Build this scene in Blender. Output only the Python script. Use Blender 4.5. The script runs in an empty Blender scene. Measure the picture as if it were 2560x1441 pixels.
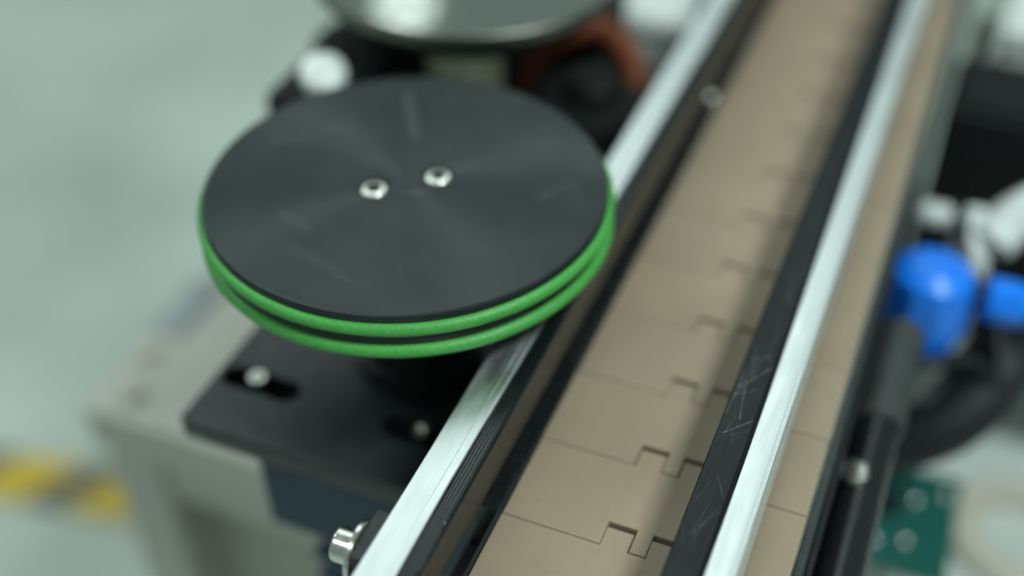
import bpy, bmesh, math, random
from mathutils import Vector, Matrix
random.seed(7)
SC = bpy.context.scene
COL = SC.collection
MM = 0.001

# ------------------------------------------------------------------ camera
CAM_POS = (110.396, -249.146, 337.066)          # millimetres
YAW, PITCH, ROLL = -0.40096, 0.70975, -0.01195
cam_d = bpy.data.cameras.new('camera')
cam = bpy.data.objects.new('camera', cam_d); COL.objects.link(cam)
cy, sy, cp, sp = math.cos(YAW), math.sin(YAW), math.cos(PITCH), math.sin(PITCH)
fwd = Vector((sy*cp, cy*cp, -sp)); rgt = Vector((cy, -sy, 0)); upv = rgt.cross(fwd)
cr, sr = math.cos(ROLL), math.sin(ROLL)
r2 = cr*rgt + sr*upv; u2 = -sr*rgt + cr*upv
mw = Matrix((r2, u2, -fwd)).transposed().to_4x4()
mw.translation = Vector(CAM_POS)*MM
cam.matrix_world = mw
cam_d.sensor_width = 36.0
cam_d.lens = 36.0*3056.1/2560.0
cam_d.clip_start = 0.02; cam_d.clip_end = 60.0
cam_d.dof.use_dof = True
cam_d.dof.focus_distance = 0.405
cam_d.dof.aperture_fstop = 2.05
cam_d.dof.aperture_blades = 0
SC.camera = cam

# ------------------------------------------------------------------ light (indoor hall, ceiling panels, added fills)
world = bpy.data.worlds.new('World'); SC.world = world; world.use_nodes = True
bg = world.node_tree.nodes['Background']
bg.inputs['Color'].default_value = (0.68, 0.92, 0.86, 1); bg.inputs['Strength'].default_value = 0.24
LIGHT_COL = (0.84, 1.0, 0.97)
def panel(name, loc, size, power, target=(0, 0.05, 0), size_y=None):
    l = bpy.data.lights.new(name, 'AREA'); l.shape = 'RECTANGLE'
    l.size = size; l.size_y = size_y or size; l.energy = power; l.color = LIGHT_COL
    o = bpy.data.objects.new(name, l); COL.objects.link(o)
    o.location = loc
    o.rotation_euler = (0, 0, 0) if target is None else (Vector(target)-Vector(loc)).to_track_quat('-Z', 'Y').to_euler()
    return o
panel('overhead_panel_key', (0.74, -0.16, 1.28), 0.36, 21, None)
panel('ceiling_panel_front', (-0.95, 2.1, 2.25), 2.4, 23, None, 1.8)
panel('fill_panel_rear', (-0.9, -1.3, 2.25), 1.2, 13, None, 0.6)  # added fill behind the camera, brightens bolt, plate and ring fronts
panel('fill_panel_left', (-2.6, 0.5, 2.25), 1.2, 36, None, 0.6)  # added fill light, there to lift the floor brightness
panel('high_bay_lamp', (-5.05, 9.3, 5.5), 0.32, 2.2, None)

vs = SC.view_settings
vs.view_transform = 'Standard'; vs.look = 'None'; vs.exposure = 0.0; vs.gamma = 1.0
vs.use_curve_mapping = False

# ------------------------------------------------------------------ materials
def newmat(name):
    m = bpy.data.materials.new(name); m.use_nodes = True
    nt = m.node_tree
    return m, nt, nt.nodes['Principled BSDF']
def N(nt, t, **kw):
    n = nt.nodes.new(t)
    for k, v in kw.items(): setattr(n, k, v)
    return n
def math_n(nt, op, a, b=None, clamp=False):
    n = N(nt, 'ShaderNodeMath', operation=op); n.use_clamp = clamp
    for i, v in enumerate((a, b)):
        if v is None: continue
        if isinstance(v, (int, float)): n.inputs[i].default_value = v
        else: nt.links.new(v, n.inputs[i])
    return n.outputs[0]
def objco(nt, scale=(1, 1, 1)):
    tc = N(nt, 'ShaderNodeTexCoord'); mp = N(nt, 'ShaderNodeMapping')
    mp.inputs['Scale'].default_value = scale
    nt.links.new(tc.outputs['Object'], mp.inputs['Vector'])
    return mp.outputs['Vector']
def noise(nt, vec, scale, detail=4, rough=0.55):
    n = N(nt, 'ShaderNodeTexNoise'); n.inputs['Scale'].default_value = scale
    n.inputs['Detail'].default_value = detail; n.inputs['Roughness'].default_value = rough
    nt.links.new(vec, n.inputs['Vector'])
    return n.outputs['Fac']
def maprange(nt, v, a, b, c, d, smooth=False):
    n = N(nt, 'ShaderNodeMapRange'); n.clamp = True
    if smooth: n.interpolation_type = 'SMOOTHSTEP'
    nt.links.new(v, n.inputs['Value'])
    for i, x in zip((1, 2, 3, 4), (a, b, c, d)): n.inputs[i].default_value = x
    return n.outputs['Result']
def mixcol(nt, fac, a, b):
    n = N(nt, 'ShaderNodeMix', data_type='RGBA')
    if isinstance(fac, (int, float)): n.inputs[0].default_value = fac
    else: nt.links.new(fac, n.inputs[0])
    for i, v in ((6, a), (7, b)):
        if isinstance(v, tuple): n.inputs[i].default_value = (*v, 1)
        else: nt.links.new(v, n.inputs[i])
    return n.outputs[2]
def bump(nt, bs, h, strength, dist):
    b = N(nt, 'ShaderNodeBump'); b.inputs['Strength'].default_value = strength; b.inputs['Distance'].default_value = dist
    nt.links.new(h, b.inputs['Height']); nt.links.new(b.outputs['Normal'], bs.inputs['Normal'])
def scratches(nt, segs):
    """mask of thin marks; each (ax, ay, bx, by, half width mm, strength), object space x-y in mm"""
    vec = objco(nt, (1000, 1000, 0))
    total = None
    for ax, ay, bx, by, w, s in segs:
        ab = Vector((bx-ax, by-ay, 0))
        d = N(nt, 'ShaderNodeVectorMath', operation='SUBTRACT'); nt.links.new(vec, d.inputs[0]); d.inputs[1].default_value = (ax, ay, 0)
        dt = N(nt, 'ShaderNodeVectorMath', operation='DOT_PRODUCT'); nt.links.new(d.outputs[0], dt.inputs[0])
        dt.inputs[1].default_value = ab/max(ab.length_squared, 1e-6)
        t = math_n(nt, 'ADD', dt.outputs['Value'], 0.0, clamp=True)
        sc = N(nt, 'ShaderNodeVectorMath', operation='SCALE'); sc.inputs[0].default_value = ab; nt.links.new(t, sc.inputs['Scale'])
        e = N(nt, 'ShaderNodeVectorMath', operation='DISTANCE'); nt.links.new(d.outputs[0], e.inputs[0]); nt.links.new(sc.outputs[0], e.inputs[1])
        m = maprange(nt, e.outputs['Value'], 0.0, w, s, 0.0, True)
        total = m if total is None else math_n(nt, 'MAXIMUM', total, m)
    return total

def simple(name, col, rough, metal=0.0, spec=0.5, nscale=60, var=0.12, bumpd=0.0, rvar=0.06, coat=0.0):
    m, nt, bs = newmat(name)
    v = objco(nt)
    f = noise(nt, v, nscale, 5, 0.6)
    lo = tuple(max(0, c*(1-var)) for c in col); hi = tuple(min(1, c*(1+var)) for c in col)
    nt.links.new(mixcol(nt, maprange(nt, f, 0.3, 0.7, 0, 1), lo, hi), bs.inputs['Base Color'])
    f2 = noise(nt, v, nscale*2.7, 4)
    nt.links.new(maprange(nt, f2, 0.3, 0.7, max(0.02, rough-rvar), min(1, rough+rvar)), bs.inputs['Roughness'])
    bs.inputs['Metallic'].default_value = metal
    bs.inputs['Specular IOR Level'].default_value = spec
    bs.inputs['Coat Weight'].default_value = coat
    if bumpd: bump(nt, bs, noise(nt, v, nscale*30, 3), 0.6, bumpd)
    return m

def brushed(name, col, rough, sx=(3000, 6, 3000), depth=0.00003, cvar=0.06):
    m, nt, bs = newmat(name)
    v = objco(nt, sx)
    f = noise(nt, v, 1.0, 3, 0.6)
    v2 = objco(nt, (260, 45, 260)); f3 = noise(nt, v2, 1.0, 5, 0.65)
    nt.links.new(mixcol(nt, f, tuple(c*(1-cvar) for c in col), tuple(min(1, c*(1+cvar)) for c in col)), bs.inputs['Base Color'])
    nt.links.new(maprange(nt, f3, 0.3, 0.7, rough*0.8, rough*1.25), bs.inputs['Roughness'])
    bs.inputs['Metallic'].default_value = 1.0
    bump(nt, bs, f, 0.5, depth)
    return m

M = {}
M['aluminium'] = brushed('brushed_aluminium', (0.83, 0.86, 0.86), 0.42, sx=(1300, 5, 1300), depth=0.00002, cvar=0.13)
M['steel'] = simple('stainless_steel', (0.74, 0.73, 0.69), 0.22, 1.0, nscale=400, var=0.05)
M['polished'] = simple('polished_steel', (0.66, 0.67, 0.63), 0.06, 1.0, nscale=30, var=0.04, rvar=0.015)
M['dull_steel'] = simple('dull_screw_steel', (0.66, 0.66, 0.62), 0.34, 1.0, nscale=400, var=0.1)
M['dark_steel'] = simple('dark_steel', (0.16, 0.16, 0.145), 0.4, 1.0, nscale=200, var=0.1)
M['bolt'] = simple('bolt_steel', (0.80, 0.79, 0.74), 0.24, 1.0, nscale=500, var=0.06)
M['black_anodised'] = simple('black_anodised_plate', (0.017, 0.021, 0.0225), 0.42, 0.0, 0.55, nscale=45, var=0.2, bumpd=0.00001)
M['black_matt'] = simple('black_matt_plastic', (0.012, 0.013, 0.014), 0.5, 0.0, 0.4, nscale=70, var=0.2)
M['black_gloss'] = simple('black_gloss_plastic', (0.010, 0.011, 0.012), 0.28, 0.0, 0.5, nscale=70, var=0.2)
M['black_block'] = simple('black_grained_block', (0.020, 0.022, 0.022), 0.55, 0.0, 0.5, nscale=900, var=0.6, bumpd=0.00004)
M['void_black'] = simple('dull_black', (0.006, 0.007, 0.007), 0.6, 0.0, 0.25, nscale=50, var=0.3)
M['cloth'] = simple('blue_grey_cloth', (0.36, 0.39, 0.40), 0.9, nscale=80, var=0.2)
M['navy'] = simple('navy_motor_paint', (0.004, 0.027, 0.060), 0.42, 0.0, 0.4, nscale=50, var=0.12)
M['white_plastic'] = simple('white_plastic', (0.72, 0.74, 0.72), 0.35, nscale=40, var=0.05)
M['pale_panel'] = simple('pale_panel', (0.60, 0.64, 0.61), 0.45, nscale=12, var=0.06)
M['beige'] = simple('beige_plastic', (0.56, 0.52, 0.43), 0.5, nscale=20, var=0.06)
M['blue'] = simple('blue_plastic', (0.006, 0.20, 0.88), 0.32, nscale=60, var=0.1)
M['orange'] = simple('orange_brown_rubber', (0.17, 0.038, 0.008), 0.6, nscale=60, var=0.25)
M['cream'] = simple('cream_metal', (0.74, 0.71, 0.53), 0.35, 0.1, nscale=30, var=0.08)
M['pcb'] = simple('green_board', (0.010, 0.105, 0.08), 0.4, nscale=300, var=0.35)
M['yellow'] = simple('yellow_tape', (0.62, 0.42, 0.02), 0.5, nscale=30, var=0.08)
M['tape_black'] = simple('black_tape', (0.09, 0.10, 0.095), 0.5, nscale=30, var=0.1)
M['cabinet'] = simple('steel_cabinet', (0.53, 0.51, 0.45), 0.40, 0.1, nscale=9, var=0.12)
M['cabinet_panel'] = simple('cabinet_panel', (0.40, 0.39, 0.33), 0.45, 0.0, nscale=9, var=0.10)
M['grey_sleeve'] = simple('dark_grey_sleeve', (0.045, 0.05, 0.048), 0.45, nscale=60, var=0.1)

# belt plastic
m, nt, bs = newmat('tan_slat_plastic'); M['slat'] = m
oi = N(nt, 'ShaderNodeObjectInfo')
def shifted(scale):
    off = N(nt, 'ShaderNodeVectorMath', operation='MULTIPLY_ADD')
    comb = N(nt, 'ShaderNodeCombineXYZ')
    for i in range(3): nt.links.new(math_n(nt, 'MULTIPLY', oi.outputs['Random'], (3.1, 7.7, 5.3)[i]), comb.inputs[i])
    tc = N(nt, 'ShaderNodeTexCoord')
    add = N(nt, 'ShaderNodeVectorMath', operation='ADD')
    nt.links.new(tc.outputs['Object'], add.inputs[0]); nt.links.new(comb.outputs[0], add.inputs[1])
    mp = N(nt, 'ShaderNodeMapping'); mp.inputs['Scale'].default_value = scale
    nt.links.new(add.outputs[0], mp.inputs['Vector'])
    return mp.outputs['Vector']
v = shifted((1, 1, 1))
f = noise(nt, v, 25, 4); f2 = noise(nt, v, 900, 3, 0.7)
rub = noise(nt, shifted((420, 9, 100)), 1.0, 4, 0.65)
c = mixcol(nt, maprange(nt, f, 0.3, 0.7, 0, 1), (0.285, 0.214, 0.150), (0.336, 0.254, 0.180))
c = mixcol(nt, math_n(nt, 'MULTIPLY', oi.outputs['Random'], 0.6), c, (0.290, 0.228, 0.168))
c = mixcol(nt, maprange(nt, rub, 0.52, 0.75, 0, 0.13), c, (0.40, 0.325, 0.25))
grime = maprange(nt, noise(nt, v, 110, 5, 0.7), 0.58, 0.78, 0.0, 0.45)
c = mixcol(nt, grime, c, (0.185, 0.142, 0.10))
spk = maprange(nt, f2, 0.66, 0.74, 0.0, 0.3)
c = mixcol(nt, spk, c, (0.20, 0.15, 0.10))
nt.links.new(c, bs.inputs['Base Color'])
nt.links.new(maprange(nt, rub, 0.3, 0.7, 0.60, 0.46), bs.inputs['Roughness'])
bs.inputs['Specular IOR Level'].default_value = 0.3
bump(nt, bs, f2, 0.35, 0.00002)

# left rail strip (ridged, nicked) and right rail strip (scratched)
def strip_mat(name, segs, rough, spec=0.5, bmp=True):
    m, nt, bs = newmat(name)
    v = objco(nt, (2500, 8, 2500))
    f = noise(nt, v, 1.0, 3, 0.6)
    sm = maprange(nt, noise(nt, objco(nt, (120, 14, 120)), 1.0, 5, 0.65), 0.45, 0.8, 0, 0.5)
    c = mixcol(nt, f, (0.005, 0.006, 0.0065), (0.011, 0.013, 0.014))
    c = mixcol(nt, sm, c, (0.024, 0.031, 0.032))
    mask = scratches(nt, segs) if segs else None
    if mask is not None:
        brk = math_n(nt, 'MULTIPLY', mask, maprange(nt, noise(nt, objco(nt), 700, 3), 0.35, 0.6, 0.25, 1.0))
        c = mixcol(nt, brk, c, (0.34, 0.38, 0.37))
    nt.links.new(c, bs.inputs['Base Color'])
    nt.links.new(maprange(nt, f, 0.3, 0.7, rough*0.8, rough*1.25), bs.inputs['Roughness'])
    bs.inputs['Specular IOR Level'].default_value = spec
    if segs and bmp: bump(nt, bs, f, 0.35, 0.00002)
    return m
M['strip_left'] = strip_mat('ridged_black_strip', [(-5.6, -32, -5.2, -33.5, .22, .8), (-5.4, -30, -5.0, -30.3, .2, .7), (-5.0, -36, -4.9, -52, .12, .5), (-5.3, -10, -5.2, -24, .1, .4)], 0.22, 0.5, False)
rs = []
_r = random.Random(11)
for ax, ay, bx, by, w, s in [(66.0, 62, 73.6, 75, .20, .55), (64.4, 57, 72.6, 63, .18, .40), (66.8, 66, 69.3, 46, .16, .55), (64.6, 55, 66.0, 66, .25, .30),
                             (65.5, 38, 73.6, 47, .20, .60), (66.2, 84, 67.0, 60, .14, .35), (70.5, 104, 71.5, 78, .14, .30), (64.2, 48, 65.4, 70, .30, .25),
                             (66.0, 76, 72.2, 81, .14, .42), (67.2, 80, 68.0, 68, .14, .42), (65.0, 36, 71.0, 40, .14, .30), (69.0, 118, 73.0, 110, .15, .35)]:
    rs.append((ax, ay, bx, by, w, s))
for i in range(46):
    y0 = _r.uniform(-45, 130); x0 = _r.uniform(64.2, 73); a = _r.uniform(-.9, .9); L = _r.uniform(4, 22)
    rs.append((x0, y0, min(74, max(63.8, x0+L*math.sin(a)*.5)), y0+L*math.cos(a), _r.uniform(.06, .13), _r.uniform(.10, .34)))
M['strip_right'] = strip_mat('scratched_black_strip', rs, 0.34, 0.20)

# pulley disc: lathe-turned black plastic
m, nt, bs = newmat('turned_black_disc'); M['disc'] = m
tc = N(nt, 'ShaderNodeTexCoord')
v = objco(nt)
sx = N(nt, 'ShaderNodeSeparateXYZ'); nt.links.new(tc.outputs['Object'], sx.inputs[0])
rad = math_n(nt, 'SQRT', math_n(nt, 'ADD', math_n(nt, 'MULTIPLY', sx.outputs[0], sx.outputs[0]), math_n(nt, 'MULTIPLY', sx.outputs[1], sx.outputs[1])))
ringv = N(nt, 'ShaderNodeCombineXYZ'); nt.links.new(math_n(nt, 'MULTIPLY', rad, 2200.0), ringv.inputs[0])
rings = noise(nt, ringv.outputs[0], 1.0, 3, 0.6)
smear = maprange(nt, noise(nt, v, 55, 6, 0.62), 0.47, 0.75, 0, 0.55)
smear2 = maprange(nt, noise(nt, v, 17, 3, 0.5), 0.35, 0.7, 0, 0.35)
# wiped marks: object space mm, centred on the disc axis
marks = scratches(nt, [(-28, 58, -11, 30, 3.2, .34), (-11, 31, -10, 29.5, 2.0, .30), (3, -7, 11, -2.5, 1.5, .40), (-62, 6, -50, 12, 3.5, .18), (-46, 22, -38, 24, 4, .18),
                       (28, 18, 44, 30, .35, .15), (-34, -36, -20, -40, 3.0, .12), (18, -44, 24, -52, .5, .14), (2, -60, 9, -61, .8, .2), (52, 10, 60, 22, 5, .12), (-20, -52, 2, -58, 5, .10), (30, 40, 44, 46, 4, .10), (-50, -18, -30, -30, .4, .12), (40, -20, 52, -6, .4, .12)])
c = mixcol(nt, smear, (0.010, 0.0148, 0.0158), (0.024, 0.032, 0.034))
c = mixcol(nt, smear2, c, (0.020, 0.025, 0.0265))
c = mixcol(nt, marks, c, (0.10, 0.12, 0.122))
dust = maprange(nt, noise(nt, v, 1400, 2, 0.5), 0.72, 0.78, 0, 0.35)
c = mixcol(nt, dust, c, (0.16, 0.18, 0.18))
nt.links.new(c, bs.inputs['Base Color'])
nt.links.new(maprange(nt, noise(nt, v, 40, 5), 0.3, 0.7, 0.42, 0.50), bs.inputs['Roughness'])
tg = N(nt, 'ShaderNodeTangent', direction_type='RADIAL', axis='Z')
nt.links.new(tg.outputs[0], bs.inputs['Tangent'])
bs.inputs['Anisotropic'].default_value = 0.82
bump(nt, bs, rings, 0.25, 0.00002)

# green round belt
m, nt, bs = newmat('green_polyurethane'); M['green'] = m
v = objco(nt)
f = noise(nt, v, 900, 4, 0.6)
c = mixcol(nt, maprange(nt, f, 0.35, 0.7, 0, 1), (0.052, 0.315, 0.048), (0.09, 0.41, 0.090))
c = mixcol(nt, maprange(nt, noise(nt, v, 90, 3), 0.6, 0.8, 0, .4), c, (0.08, 0.36, 0.03))
nt.links.new(c, bs.inputs['Base Color'])
bs.inputs['Roughness'].default_value = 0.48
bs.inputs['Subsurface Weight'].default_value = 0.25
bs.inputs['Subsurface Radius'].default_value = (0.0006, 0.0015, 0.0006)
bs.inputs['Subsurface Scale'].default_value = 1.0
wh = maprange(nt, noise(nt, v, 2600, 2, 0.5), 0.70, 0.76, 0, .6)
c = mixcol(nt, wh, c, (0.45, 0.60, 0.45)); nt.links.new(c, bs.inputs['Base Color'])
bump(nt, bs, f, 0.6, 0.0001)

# epoxy floor
m, nt, bs = newmat('epoxy_floor'); M['floor'] = m
v = objco(nt)
f = noise(nt, v, 2.2, 4, 0.55)
c = mixcol(nt, maprange(nt, f, 0.3, 0.7, 0, 1), (0.36, 0.405, 0.37), (0.61, 0.66, 0.60))
nt.links.new(c, bs.inputs['Base Color'])
nt.links.new(maprange(nt, noise(nt, v, 5, 4), 0.3, 0.7, 0.22, 0.34), bs.inputs['Roughness'])
bump(nt, bs, noise(nt, v, 9, 3), 0.25, 0.004)

# ------------------------------------------------------------------ mesh helpers (millimetres in, metres out)
def finish(name, bm, mat, parent=None, smooth=35, loc=(0, 0, 0)):
    bmesh.ops.recalc_face_normals(bm, faces=bm.faces)
    for v in bm.verts: v.co = (v.co - Vector(loc))*MM
    if smooth:
        for f in bm.faces: f.smooth = True
        for e in bm.edges:
            if len(e.link_faces) == 2 and e.calc_face_angle(0) > math.radians(smooth): e.smooth = False
    me = bpy.data.meshes.new(name); bm.to_mesh(me); bm.free()
    me.materials.append(M[mat] if isinstance(mat, str) else mat)
    o = bpy.data.objects.new(name, me); COL.objects.link(o)
    if smooth:
        wn = o.modifiers.new('wn', 'WEIGHTED_NORMAL'); wn.keep_sharp = True; wn.weight = 80
    if parent is not None:
        o.parent = parent
        pl = Vector(parent['_w']) if '_w' in parent.keys() else Vector((0, 0, 0))
        o.location = Vector(loc)*MM - pl
        o['_w'] = tuple(Vector(loc)*MM)
    else:
        o.location = Vector(loc)*MM
        o['_w'] = tuple(Vector(loc)*MM)
    return o
def thing(name, label, cat, loc=(0, 0, 0), group=None):
    o = bpy.data.objects.new(name, None); COL.objects.link(o)
    o.empty_display_size = 0.02
    o.location = Vector(loc)*MM; o['_w'] = tuple(Vector(loc)*MM)
    o['label'] = label; o['category'] = cat
    if group: o['group'] = group
    return o
def tag(o, label, cat, group=None):
    o['label'] = label; o['category'] = cat
    if group: o['group'] = group
    return o
def bevel(bm, w, seg=2, ang=30):
    if w <= 0: return
    es = [e for e in bm.edges if len(e.link_faces) == 2 and e.calc_face_angle(0) > math.radians(ang)]
    bmesh.ops.bevel(bm, geom=es, offset=w, segments=seg, profile=0.5, affect='EDGES', clamp_overlap=True)
def box(x0, x1, y0, y1, z0, z1, bv=0.6, seg=2, bm=None):
    b = bmesh.new()
    bmesh.ops.create_cube(b, size=1.0)
    for v in b.verts:
        v.co = Vector(((x0+x1)/2+v.co.x*(x1-x0), (y0+y1)/2+v.co.y*(y1-y0), (z0+z1)/2+v.co.z*(z1-z0)))
    bevel(b, bv, seg)
    if bm is not None:
        merge(bm, b); return bm
    return b
def merge(bm, b):
    me = bpy.data.meshes.new('tmp'); b.to_mesh(me); b.free(); bm.from_mesh(me); bpy.data.meshes.remove(me)
def lathe(prof, loc=(0, 0, 0), axis=(0, 0, 1), seg=48, cap=True):
    """prof: list of (r, h); revolved about axis through loc"""
    b = bmesh.new(); rings = []
    for r, h in prof:
        if r <= 1e-6: rings.append([b.verts.new((0, 0, h))])
        else: rings.append([b.verts.new((r*math.cos(2*math.pi*i/seg), r*math.sin(2*math.pi*i/seg), h)) for i in range(seg)])
    for a, c in zip(rings, rings[1:]):
        for i in range(seg):
            j = (i+1) % seg
            if len(a) == 1 and len(c) == 1: continue
            if len(a) == 1: b.faces.new((a[0], c[i], c[j]))
            elif len(c) == 1: b.faces.new((a[i], a[j], c[0]))
            else: b.faces.new((a[i], a[j], c[j], c[i]))
    if cap:
        for r in (rings[0], rings[-1]):
            if len(r) > 2: b.faces.new(r)
    q = Vector((0, 0, 1)).rotation_difference(Vector(axis).normalized())
    for v in b.verts: v.co = q @ v.co + Vector(loc)
    return b
def extrude_y(prof, y0, y1):
    """closed profile (x,z) extruded along y"""
    b = bmesh.new()
    A = [b.verts.new((x, y0, z)) for x, z in prof]; B = [b.verts.new((x, y1, z)) for x, z in prof]
    n = len(prof)
    for i in range(n):
        j = (i+1) % n; b.faces.new((A[i], A[j], B[j], B[i]))
    b.faces.new(A); b.faces.new(B)
    return b
def tube(path, r, seg=16, rf=None, sub=12):
    pts = [Vector(p) for p in path]; P = []
    for i in range(len(pts)-1):
        p0 = pts[max(i-1, 0)]; p1 = pts[i]; p2 = pts[i+1]; p3 = pts[min(i+2, len(pts)-1)]
        for k in range(sub):
            t = k/sub
            P.append(0.5*((2*p1)+(-p0+p2)*t+(2*p0-5*p1+4*p2-p3)*t*t+(-p0+3*p1-3*p2+p3)*t**3))
    P.append(pts[-1])
    b = bmesh.new(); rings = []; nrm = None
    for i, p in enumerate(P):
        tn = (P[min(i+1, len(P)-1)]-P[max(i-1, 0)]).normalized()
        if nrm is None: nrm = tn.orthogonal().normalized()
        nrm = (nrm - tn*nrm.dot(tn)).normalized(); bn = tn.cross(nrm)
        rr = r if rf is None else r*rf(i)
        rings.append([b.verts.new(p+rr*(math.cos(2*math.pi*k/seg)*nrm+math.sin(2*math.pi*k/seg)*bn)) for k in range(seg)])
    for a, c in zip(rings, rings[1:]):
        for k in range(seg): b.faces.new((a[k], a[(k+1) % seg], c[(k+1) % seg], c[k]))
    b.faces.new(rings[0]); b.faces.new(rings[-1])
    return b

# ------------------------------------------------------------------ setting: floor
FZ = -640.0
b = bmesh.new()
vsq = [b.verts.new((x, y, FZ)) for x, y in ((-9000, -6000), (9000, -6000), (9000, 12000), (-9000, 12000))]
b.faces.new(vsq)
o = finish('floor', b, 'floor', smooth=0); o['kind'] = 'structure'

# hazard tape on the floor: yellow and black stripes
t = thing('floor_tape', 'yellow and black hazard tape stuck on the pale floor', 'floor tape', (-900, 384, FZ))
x = -1320.0; k = 0
TY = lambda q: 324+.2*(q+690)
while x < 200:
    w = 70.0 if k % 2 == 0 else 46.0
    b = bmesh.new(); sk = 34.0
    lo = [b.verts.new(c) for c in ((x, TY(x)-31, FZ+2), (x+w, TY(x+w)-31, FZ+2), (x+w+sk, TY(x+w+sk)+31, FZ+2), (x+sk, TY(x+sk)+31, FZ+2))]
    hi = [b.verts.new(v.co+Vector((0, 0, 2.5))) for v in lo]
    b.faces.new(hi); b.faces.new(lo)
    for i in range(4): b.faces.new((lo[i], lo[(i+1) % 4], hi[(i+1) % 4], hi[i]))
    finish('yellow_stripe' if k % 2 == 0 else 'black_stripe', b, 'yellow' if k % 2 == 0 else 'tape_black', t, 0)
    x += w; k += 1

# ------------------------------------------------------------------ conveyor with slat chain
W, P = 98.8, 38.1
conv = thing('slat_conveyor', 'long conveyor with tan interlocking plastic slats between black side frames', 'conveyor', (49, 200, 0))
g = 0.09
outl = [(0.0, g), (35.9, g), (35.9, 10.3), (46.15, 10.3), (46.15, 0.35), (52.15, 0.35), (52.15, 10.3), (62.4, 10.3), (62.4, g), (W, g),
        (W, P-g), (62.2, P-g), (62.2, P+8.1), (52.35, P+8.1), (52.35, P-g+.1), (45.95, P-g+.1), (45.95, P+8.1), (36.1, P+8.1), (36.1, P-g), (0.0, P-g)]
b = bmesh.new()
top = b.faces.new([b.verts.new((x, y, 0)) for x, y in outl])
ex = bmesh.ops.extrude_face_region(b, geom=[top])
for v in ex['geom']:
    if isinstance(v, bmesh.types.BMVert): v.co.z -= 4.0
bmesh.ops.recalc_face_normals(b, faces=b.faces)
tops = [e for e in b.edges if all(abs(v.co.z) < 1e-4 for v in e.verts)]
bmesh.ops.bevel(b, geom=tops, offset=0.6, segments=3, profile=0.5, affect='EDGES', clamp_overlap=True)
big = [f for f in b.faces if len(f.verts) > 4]
bmesh.ops.triangulate(b, faces=big)
slat0 = finish('slat', b, 'slat', conv, 28)
slat_base = slat0.location.copy()
first = True
for k in range(-4, 19):
    o = slat0 if first else slat0.copy()
    if not first: COL.objects.link(o); o.parent = conv
    jr = random.Random(k)
    o.location = slat_base + Vector((jr.uniform(-.1, .1), k*P, jr.uniform(-.12, .05)))*MM
    first = False
# black carrier under the slats
finish('wear_strip', box(6, 93, -160, 760, -12, -4.6, .3), 'black_matt', conv)
# side frames
b = extrude_y([(-15, -60), (-15, -3.4), (-14.4, -2.8), (-3.2, -2.8), (-2.6, -3.2), (-2.6, -60)], 2, 760)
finish('side_frame', b, 'black_gloss', conv)
b = extrude_y([(-2.4, -30), (-2.4, -1.6), (-2.0, -1.0), (-0.9, -1.0), (-0.6, -1.4), (-0.6, -30)], -160, 760)
finish('edge_strip', b, 'black_anodised', conv)
finish('side_frame', box(-15, -2.7, -160, 1.5, -60, -26, .5), 'black_matt', conv)
b = extrude_y([(99.4, -30), (99.4, -2.0), (99.8, -1.5), (102.2, -1.5), (102.6, -2.0), (102.6, -30)], -160, 760)
finish('edge_strip', b, 'black_anodised', conv)
finish('side_frame', box(102.8, 104.8, -160, 760, -70, -12, .4), 'black_matt', conv)
# dome screws along the left frame
for yy in (294, 452):
    finish('frame_screw', lathe([(3.6, 0), (3.6, 1.2), (2.8, 2.4), (1.4, 3.0), (0, 3.1)], (-6.8, yy, -2.8), seg=20), 'bolt', conv)

# ------------------------------------------------------------------ guide rails
def ridged(x0, x1, z, n, d):
    out = []
    for i in range(n):
        a = x0+(x1-x0)*i/n; s = (x1-x0)/n
        out += [(a+s*.1, z), (a+s*.55, z), (a+s*.7, z-d), (a+s*.95, z-d)]
    return out
rail = thing('guide_rail', 'left guide rail, bright aluminium top outside a ridged black strip, passing under the black disc', 'guide rail', (-14, 0, 10))
prof = [(-23.1, 10), (-23.1, 29.5), (-22.8, 29.9), (-22.3, 30.0), (-19.2, 30.02), (-18.9, 29.98), (-17.6, 29.98), (-17.3, 30.02), (-14.0, 30.0), (-13.7, 29.86), (-11.3, 29.8), (-10.9, 29.6), (-10.7, 29.2), (-10.7, 10)]
finish('aluminium_profile', extrude_y(prof, -160, 740), 'aluminium', rail, 12)
prof = [(-10.5, 11), (-10.5, 28.4), (-10.1, 28.9)] + ridged(-9.9, -5.3, 29.6, 4, .35) + [(-5.0, 29.6), (-4.85, 29.55), (-4.2, 28.9), (-4.1, 28.7), (-4.1, 11.5), (-4.5, 11)]
finish('plastic_strip', extrude_y(prof, -160, 740), 'strip_left', rail, 25)
rail_r = thing('guide_rail', 'right guide rail over the tan slats, scratched black strip beside a bright aluminium edge', 'guide rail', (75, 0, 10))
prof = [(75.6, 10), (75.6, 29.3), (75.9, 29.8), (77.0, 30.0), (79.0, 29.95), (82.0, 30.0), (83.1, 29.9), (83.25, 29.2), (83.6, 29.2), (83.75, 29.85), (84.6, 29.8), (85.1, 29.3), (85.2, 10)]
finish('aluminium_profile', extrude_y(prof, -160, 740), 'aluminium', rail_r, 14)
prof = [(75.4, 11), (75.4, 28.9), (75.1, 29.4), (74.6, 29.5), (74.3, 29.1), (73.9, 29.2), (63.8, 28.95), (63.3, 28.5), (63.3, 11.5), (63.8, 11)]
finish('plastic_strip', extrude_y(prof, -160, 740), 'strip_right', rail_r, 25)
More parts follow.
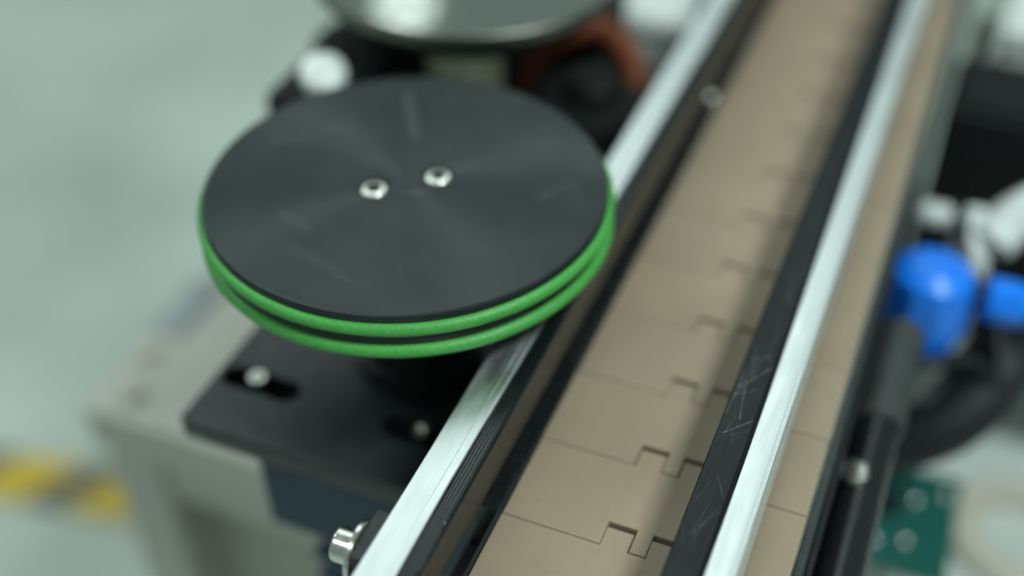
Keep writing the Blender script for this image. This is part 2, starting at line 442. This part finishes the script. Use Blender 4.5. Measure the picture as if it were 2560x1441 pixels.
# clamp on the left rail: block, washer, socket cap bolt
clamp = thing('rail_clamp', 'small black clamp block with a silver bolt on the left guide rail', 'clamp', (-25, -45, 10))
finish('clamp_block', box(-28.0, -23.4, -55.0, -35.0, 4, 28.6, .35), 'black_block', clamp)
AX = (-1, 0, 0)
finish('washer', lathe([(3.2, 0), (10.2, 0), (10.5, .25), (10.5, 1.4), (10.2, 1.7), (3.2, 1.7)], (-28.05, -46.5, 20.6), AX, 64, cap=False), 'bolt', clamp)
cb = finish('bolt', lathe([(5.9, 0), (6.0, .2), (6.0, 6.6), (5.7, 7.2), (5.2, 7.4), (3.1, 7.4)], (-29.9, -46.5, 20.6), AX, 64, cap=False), 'bolt', clamp, 50)
finish('socket', lathe([(3.1, 7.35), (2.9, 7.0), (2.9, 3.5), (0, 3.2)], (-29.9, -46.5, 20.6), AX, 6, cap=False), 'black_matt', cb)
# brackets that carry the rails, below and behind
for xx, yy, par in ((-27.5, 330, rail),):
    finish('bracket', box(-28, -23.4, yy, yy+20, 4, 28.5, .4), 'black_block', par)

def reshade(o, ang=30):
    b = bmesh.new(); b.from_mesh(o.data)
    for f in b.faces: f.smooth = abs(f.normal.z) < 0.9999
    for e in b.edges: e.smooth = not (len(e.link_faces) == 2 and e.calc_face_angle(0) > math.radians(ang))
    b.to_mesh(o.data); b.free()
# ------------------------------------------------------------------ drive pulley
CX, CY = -77.7, 91.0
R = 78.5
pul = thing('drive_pulley', 'flat black turned disc with two green round belts on its rim', 'pulley', (CX, CY, -33))
zt = 60.0
def arc_groove(zc, rr):
    return [(R-0.6+(-rr*math.cos(a))*0.85, zc+rr*math.sin(a)) for a in [math.radians(d) for d in (70, 40, 0, -40, -70)]]
prof = [(0.0, zt), (20, zt), (50, zt), (R-1.2, zt), (R-0.5, zt-0.2), (R-0.15, zt-0.6), (R, zt-1.2), (R, zt-2.8)]
prof += [(R-.3, zt-3.0)] + arc_groove(zt-5.9, 2.6) + [(R-.3, zt-8.8), (R-0.2, zt-9.0), (R-0.2, zt-12.8)] + arc_groove(zt-15.9, 2.6) + [(R-.2, zt-18.9), (R-.2, zt-19.5), (R-.9, zt-20), (30, zt-20), (0, zt-20)]
disc = finish('disc', lathe(prof, (CX, CY, 0), seg=256, cap=False), 'disc', pul, 40, (CX, CY, 0))
def torus(rc, zc, r, rz=None, seam=-1.2):
    rz = rz or r
    b = bmesh.new(); n = 512; mseg = 20; rings = []
    for i in range(n):
        a = 2*math.pi*i/n
        dd = (a-seam+math.pi) % (2*math.pi)-math.pi
        q = 1.0+0.012*math.sin(3*a+zc)+0.008*math.sin(11*a+2*zc)+0.05*math.exp(-(dd/0.012)**2)
        rings.append([b.verts.new((CX+(rc+q*r*math.cos(2*math.pi*k/mseg))*math.cos(a), CY+(rc+q*r*math.cos(2*math.pi*k/mseg))*math.sin(a), zc+q*rz*math.sin(2*math.pi*k/mseg))) for k in range(mseg)])
    for i in range(n):
        c, d = rings[i], rings[(i+1) % n]
        for k in range(mseg): b.faces.new((c[k], c[(k+1) % mseg], d[(k+1) % mseg], d[k]))
    return b
for zc in (zt-5.9, zt-15.9):
    finish('green_belt', torus(R-0.35, zc, 2.7, 2.75, -0.62 if zc > 50 else -1.75), 'green', pul, 60, (CX, CY, 0))
# counterbored screws: real holes cut in the disc
cut = []
for sx_, sy_ in ((-87.5, 82.6), (-68.0, 99.2)):
    c = finish('cutter', lathe([(6.0, 55), (6.0, 70)], (sx_, sy_, 0), seg=48), 'disc', None)
    disc.modifiers.clear() if len(cut) == 0 else None
    c2 = disc.modifiers.new('hole', 'BOOLEAN'); c2.operation = 'DIFFERENCE'; c2.object = c; c2.solver = 'EXACT'
    cut.append(c)
    sc_ = finish('screw', lathe([(5.35, 55.2), (5.4, 58.6), (5.25, 59.3), (4.9, 59.8), (4.4, 60.0), (3.0, 60.05)], (sx_, sy_, 0), seg=40, cap=False), 'bolt', pul, 60)
    finish('hex_socket', lathe([(3.0, 60.05), (2.9, 59.8), (2.9, 57.6), (0, 57.2)], (sx_, sy_, 0), seg=6, cap=False), 'dark_steel', sc_, 20)
bpy.context.view_layer.update()
dg = bpy.context.evaluated_depsgraph_get()
me2 = bpy.data.meshes.new_from_object(disc.evaluated_get(dg))
disc.modifiers.clear(); disc.data = me2; reshade(disc)
for c in cut: bpy.data.objects.remove(c, do_unlink=True)
finish('hub', lathe([(24, 40), (24, 22), (26, 20), (26, 2), (24.5, 0), (24.5, -20), (28, -22), (28, -33)], (CX, CY, 0), seg=64), 'black_matt', pul)

# ------------------------------------------------------------------ mounting plate with slots
PZ = -33.0
plate = thing('mounting_plate', 'thick black slotted plate under the green-rimmed disc', 'plate', (-90, 90, PZ-12))
body = finish('plate', box(-154.5, -17, 20.4, 160, PZ-12, PZ, .7, 2), 'black_anodised', plate)
def slot_bm(xa, xb, y, r):
    b = bmesh.new(); pts = []
    for i in range(17): a = math.pi/2+math.pi*i/16; pts.append((xa+r*math.cos(a), y+r*math.sin(a)))
    for i in range(17): a = -math.pi/2+math.pi*i/16; pts.append((xb+r*math.cos(a), y+r*math.sin(a)))
    f = b.faces.new([b.verts.new((x, y_, PZ-20)) for x, y_ in pts])
    ex = bmesh.ops.extrude_face_region(b, geom=[f])
    for v in ex['geom']:
        if isinstance(v, bmesh.types.BMVert): v.co.z += 30
    return b
cut = []
SLOTS = [(-145.8, -120.5, 49.8), (-68.5, -40.5, 49.2), (-147.2, -119.5, 132.4), (-68.5, -40.5, 132.4)]
for xa, xb, yy in SLOTS:
    c = finish('cutter', slot_bm(xa, xb, yy, 6.2), 'black_matt', None)
    if not cut: body.modifiers.clear()
    md = body.modifiers.new('slot', 'BOOLEAN'); md.operation = 'DIFFERENCE'; md.object = c; md.solver = 'EXACT'
    cut.append(c)
bpy.context.view_layer.update()
dg = bpy.context.evaluated_depsgraph_get()
me2 = bpy.data.meshes.new_from_object(body.evaluated_get(dg))
body.modifiers.clear(); body.data = me2; reshade(body)
for c in cut: bpy.data.objects.remove(c, do_unlink=True)
for xs, ys in ((-135.6, 51.0), (-57.3, 50.4)):
    s_ = finish('slot_screw', lathe([(4.0, -45), (4.0, -36), (3.9, PZ+1.4), (3.4, PZ+2.1), (1.8, PZ+2.1)], (xs, ys, 0), seg=28, cap=False), 'dull_steel', plate, 50)
    finish('screw_end', lathe([(1.8, PZ+2.1), (1.7, PZ), (0, PZ-.3)], (xs, ys, 0), seg=6, cap=False), 'bolt', s_)

# ------------------------------------------------------------------ gear motor under the plate
finish('slot_shade_block', box(-153, -128.7, 40, 62, -59, PZ-12.2, .4), 'void_black', plate)  # black block added under the slot, stands in for the deep shade inside
finish('slot_shade_block', box(-153, -128.7, 122, 144, -59, PZ-12.2, .4), 'void_black', plate)  # same added shade block for the rear slot
finish('slot_shade_sheet', box(-128.4, -27, 31, 111, PZ-14.2, PZ-12.2, .2), 'void_black', plate)  # added black sheet hiding the gearbox top, shade seen through the slots
mot = thing('gear_motor', 'navy blue gear motor hanging under the black slotted plate', 'motor', (-78, 75, -260))
finish('gearbox', box(-128.5, -27, 30, 112, -102, PZ-14.4, 4, 3), 'navy', mot)
b = box(-111, -42, 38, 106, -270, -101, 8, 4)
finish('motor_body', b, 'navy', mot)
for i in range(9):
    finish('cooling_fin', box(-112.5, -40.5, 36.5, 107.5, -262+i*17, -259+i*17, .6), 'navy', mot)

# ------------------------------------------------------------------ steel cabinet lower left
cab = thing('steel_cabinet', 'dull steel cabinet with a lipped top below the black plate', 'cabinet', (-200, 300, FZ))
finish('cabinet_top', box(-327, -30, 118, 620, -196, -189, 2.5, 3), 'cabinet', cab)
finish('front_lip', box(-326, -30, 119.5, 123, -222, -196.2, 1, 2), 'cabinet', cab)
for xx in (-324, -60):
    finish('leg', box(xx, xx+40, 125, 165, FZ, -197, 3, 3), 'cabinet', cab)
    finish('leg', box(xx, xx+40, 575, 615, FZ, -197, 3, 3), 'cabinet', cab)
finish('crossbar', box(-283.5, -60.5, 128, 150, -262, -224, 2), 'cabinet', cab)
finish('front_panel', box(-283.5, -60.5, 156, 160, FZ+40, -198, .5), 'cabinet_panel', cab)
finish('side_panel', box(-321, -317, 166, 574, FZ+40, -198, .5), 'cabinet_panel', cab)
for xx, yy in ((-301, 138), (-322+8, 172)):
    finish('top_bolt', lathe([(7, 0), (7, 3), (5.5, 4.5), (0, 5)], (xx, yy, -189), seg=24), 'beige', cab)
pad = finish('folded_cloth', box(-328, -304, 190, 244, -189, -186, 1.4, 3), 'cloth'); tag(pad, 'small folded blue-grey cloth on the steel cabinet top', 'cloth')

# ------------------------------------------------------------------ behind the disc: steel bowl on a column over a black base
bowl = thing('round_tray', 'polished round steel tray on a cream column behind the black disc', 'tray', (-135, 270, 0))
BX, BY = -130, 271
dome = [(78*i/14, 63.4-0.00003*(78*i/14)**2) for i in range(15)]
finish('tray_top', lathe(dome+[(78.0, 58.2), (0, 58.2)], (BX, BY, 0), seg=128, cap=False), 'polished', bowl, 20)
finish('tray_rim', lathe([(78.2, 64.0), (79.6, 64.0), (80.2, 63.4), (80.2, 58), (79.6, 57.4), (78.2, 57.4), (78.2, 64.0)], (BX, BY, 0), seg=128, cap=False), 'dark_steel', bowl)
finish('tray_skirt', lathe([(74, 58.0), (72, 50), (66, 44), (24, 40), (0, 40)], (BX, BY, 0), seg=96, cap=False), 'void_black', bowl)
finish('column', lathe([(20, -60), (20, 39.8)], (BX+2, BY-18, 0), seg=40), 'cream', bowl)
base = thing('feeder_base', 'black blocky machine base under the steel bowl', 'machine base', (-150, 300, -120))
finish('base_block', box(-222, -112, 268, 380, -120, 5, 8, 3), 'void_black', base)
finish('base_arm', box(-200, -150, 172, 268, -60, 26, 8, 3), 'void_black', base)
finish('base_drum', lathe([(34, -80), (34, 8), (31, 11), (0, 11)], (-185, 262, 0), seg=40), 'void_black', base)
kn = thing('white_button', 'round white button on the black arm behind the disc', 'button', (-171, 186, 26))
finish('button_cap', lathe([(8, 0), (10.5, 2), (11.5, 6), (10.5, 10), (7, 12), (0, 13)], (-171, 186, 30), (0.25, -0.3, 0.9), seg=32), 'white_plastic', kn)
finish('button_stem', lathe([(5, -8), (5, 2)], (-171, 186, 30), (0.25, -0.3, 0.9), seg=20), 'black_matt', kn)
# black drum motor with an orange hose arched over it
dm = thing('drum_motor', 'black round motor beside the left rail under the orange hose', 'motor', (-62, 284, -110))
finish('drum', lathe([(36, -110), (36, -20), (33, -14), (26, -11), (0, -11)], (-70, 290, 0), seg=48), 'void_black', dm)
finish('drum_cap', lathe([(16, -11), (16, -4), (13, -1), (0, -1)], (-70, 290, 0), seg=32), 'void_black', dm)
hose = finish('orange_hose', tube([(-126, 262, -60), (-116, 288, -22), (-106, 318, -4), (-84, 336, 0), (-60, 322, -6), (-46, 300, -24), (-40, 285, -70)], 7.2, 18), 'orange', smooth=60)
tag(hose, 'orange-brown rubber hose arching over the black round motor', 'hose')
hose = finish('orange_hose', tube([(-99, 362, -70), (-97, 385, -20), (-96, 402, 10), (-94, 430, 60)], 6, 14), 'orange', smooth=60)
tag(hose, 'thin brown hose rising straight up beside the pale box', 'hose')
mb = thing('black_motor', 'square black motor behind the orange hose', 'motor', (-105, 372, -120))
finish('motor_case', box(-128, -84, 348, 396, -120, 4, 4, 3), 'void_black', mb)
finish('motor_cover', lathe([(16, 4), (16, 9), (13, 11), (0, 11)], (-106, 372, 0), seg=32), 'black_matt', mb)
wb = thing('pale_box', 'pale grey box behind the left guide rail', 'box', (-70, 480, -300))
finish('box_body', box(-112, -20, 415, 620, -300, -45, 6, 3), 'pale_panel', wb)
finish('box_lid', box(-114, -18, 413, 622, -44.6, -30, 5, 3), 'white_plastic', wb)

# ------------------------------------------------------------------ right of the conveyor
rod = thing('round_bar', 'black round bar with a silver screw running along the right belt edge', 'bar', (110, 90, -40))
finish('bar', lathe([(9.0, -200), (9.4, -199.5), (9.4, 140)], (114.2, 10, -42), (0, 1, 0), 32), 'black_gloss', rod)
finish('bar_sleeve', lathe([(9.6, 0), (10.6, .8), (10.6, 62), (9.8, 63), (0, 63)], (114.5, 130, -42), (0, 1, 0), 32), 'grey_sleeve', rod)
finish('bar_screw', lathe([(6.0, -2), (6.0, 2.0), (4.8, 3.2), (0, 3.5)], (110.0, 94, -33.2), (-.25, -.1, 1), 24), 'steel', rod)
blk = thing('black_housing', 'large black housing box at the right beside the belt', 'housing', (185, 370, -160))
finish('housing_body', box(108, 330, 348, 408, -190, -15, 3, 3), 'void_black', blk)
finish('housing_lid', box(112, 326, 352, 404, -14.8, -12, 1.2, 2), 'void_black', blk)
# white pipe fittings
wp = thing('white_pipe', 'thick white plastic pipe in front of the black housing', 'pipe', (165, 380, -110))
finish('pipe_body', tube([(146, 300, -58), (153, 309, -50), (163, 315, -42), (182, 320, -34), (215, 325, -28)], 12, 24), 'white_plastic', wp, 60)
finish('pipe_collar', tube([(166, 316.5, -40.5), (176, 319, -36)], 14, 24, sub=6), 'white_plastic', wp, 60)
wp2 = finish('white_elbow', tube([(137, 316, -56), (137, 304, -62), (138, 297, -78), (139, 296, -150)], 10.5, 20), 'white_plastic', smooth=60)
tag(wp2, 'short white elbow pipe bending down behind the blue fitting', 'pipe')
wc = finish('white_clip', box(108, 126, 303, 316, -60, -50, 4, 3), 'white_plastic'); tag(wc, 'small white plastic clip between belt edge and blue fitting', 'clip')
# blue fitting
bl = thing('blue_fitting', 'shiny blue plastic air fitting with a smaller blue cap', 'fitting', (130, 280, -110))
ax = (1.0, 0.12, -0.06)
finish('fitting_body', lathe([(14, -84), (20, -81), (21.5, -74), (21.5, -50), (19, -42), (12, -37.5), (0, -36.5)], (122, 245, 0), seg=10), 'blue', bl, 24)
finish('fitting_cap', lathe([(8, 0), (11.5, 2), (11.5, 14), (10.5, 20), (8, 21.5), (0, 21.5)], (147, 250, -55), ax, 8), 'blue', bl, 24)
finish('fitting_neck', lathe([(7.5, -6), (7.5, 4)], (144.5, 249.7, -55), ax, 24), 'void_black', bl)
# corrugated hose
hs = finish('corrugated_hose', tube([(160, 300, -100), (165, 290, -108), (168, 274, -112), (160, 244, -113), (145, 216, -113), (124, 196, -112), (104, 186, -110)], 15, 20, rf=lambda i: 1.0+0.07*math.sin(i*math.pi/2), sub=22), 'black_matt', smooth=60)
tag(hs, 'black corrugated hose curling below the blue fitting', 'hose')
hs = finish('cable', tube([(126, 338, -60), (127, 318, -50), (130, 300, -50), (136, 282, -60), (146, 272, -80)], 3.0, 12), 'black_gloss', smooth=60)
tag(hs, 'thin black cable between the white pipes', 'cable')
for pts, lab in (([(120, 326, -66), (132, 306, -70), (144, 284, -74), (160, 262, -86), (168, 240, -104)], 'black cable running past the small blue cap into the hose'),
                 ([(104, 220, -92), (118, 214, -84), (134, 222, -78), (150, 236, -84), (166, 240, -100)], 'black cable looped in front of the blue fitting'),
                 ([(122, 205, -118), (132, 214, -104), (140, 232, -98), (150, 262, -96), (172, 292, -92)], 'black cable lying on the corrugated hose')):
    cb_ = finish('cable', tube(pts, 3.4, 12), 'black_matt', smooth=60); tag(cb_, lab, 'cable')
# circuit board
pc = thing('circuit_board', 'green circuit board with small metal studs at the lower right', 'circuit board', (145, 230, -204))
finish('board', box(118, 168, 190, 266, -203, -200, .3), 'pcb', pc)
for xx, yy in ((144.7, 241), (159.7, 250), (143.6, 210), (128, 205)):
    finish('stud', lathe([(3.4, 0), (3.4, 2.0), (3.0, 3.2), (2.0, 4.2), (0, 4.6)], (xx, yy, -200), seg=24), 'bolt', pc)
for i in range(7):
    finish('pin', box(119+i*7, 121.5+i*7, 180, 190, -201.5, -198.5, .3), 'steel', pc)
finish('chip', box(124, 138, 226, 240, -199.9, -196.5, .3), 'black_matt', pc)
# pale worktop below at the right with a beige reel
wt = thing('lower_shelf', 'pale shelf below the conveyor at the lower right', 'shelf', (330, 300, -275))
finish('shelf_top', box(100, 620, 120, 317, -275, -262, 2), 'pale_panel', wt)
finish('shelf_top', box(100, 620, 318.5, 640, -275, -262, 2), 'pale_panel', wt)
for xx, yy in ((560, 140), (560, 600)):
    finish('shelf_leg', box(xx, xx+40, yy, yy+30, FZ, -275.2, 2), 'cabinet', wt)
rl = finish('beige_ring', lathe([(24, 0), (42, 0), (43, 2), (43, 8), (41, 10), (25, 10), (24, 8), (24, 0)], (212, 290, -262), seg=48, cap=False), 'beige'); tag(rl, 'beige plastic ring lying on the pale shelf', 'ring')
# far right corner
pb = thing('pale_cabinet', 'pale box in the far right corner beyond the black housing', 'box', (200, 520, -300))
finish('cabinet_body', box(128, 420, 470, 700, -300, -40, 5, 3), 'pale_panel', pb)
finish('cabinet_cover', box(126, 422, 468, 702, -39.6, -24, 4, 3), 'white_plastic', pb)
pst = finish('grey_post', box(112, 121, 430, 445, -300, -5, 1.5, 2), 'grey_sleeve'); tag(pst, 'dark grey post between the belt and pale box', 'post')

for o in bpy.data.objects:
    if '_w' in o.keys(): del o['_w']
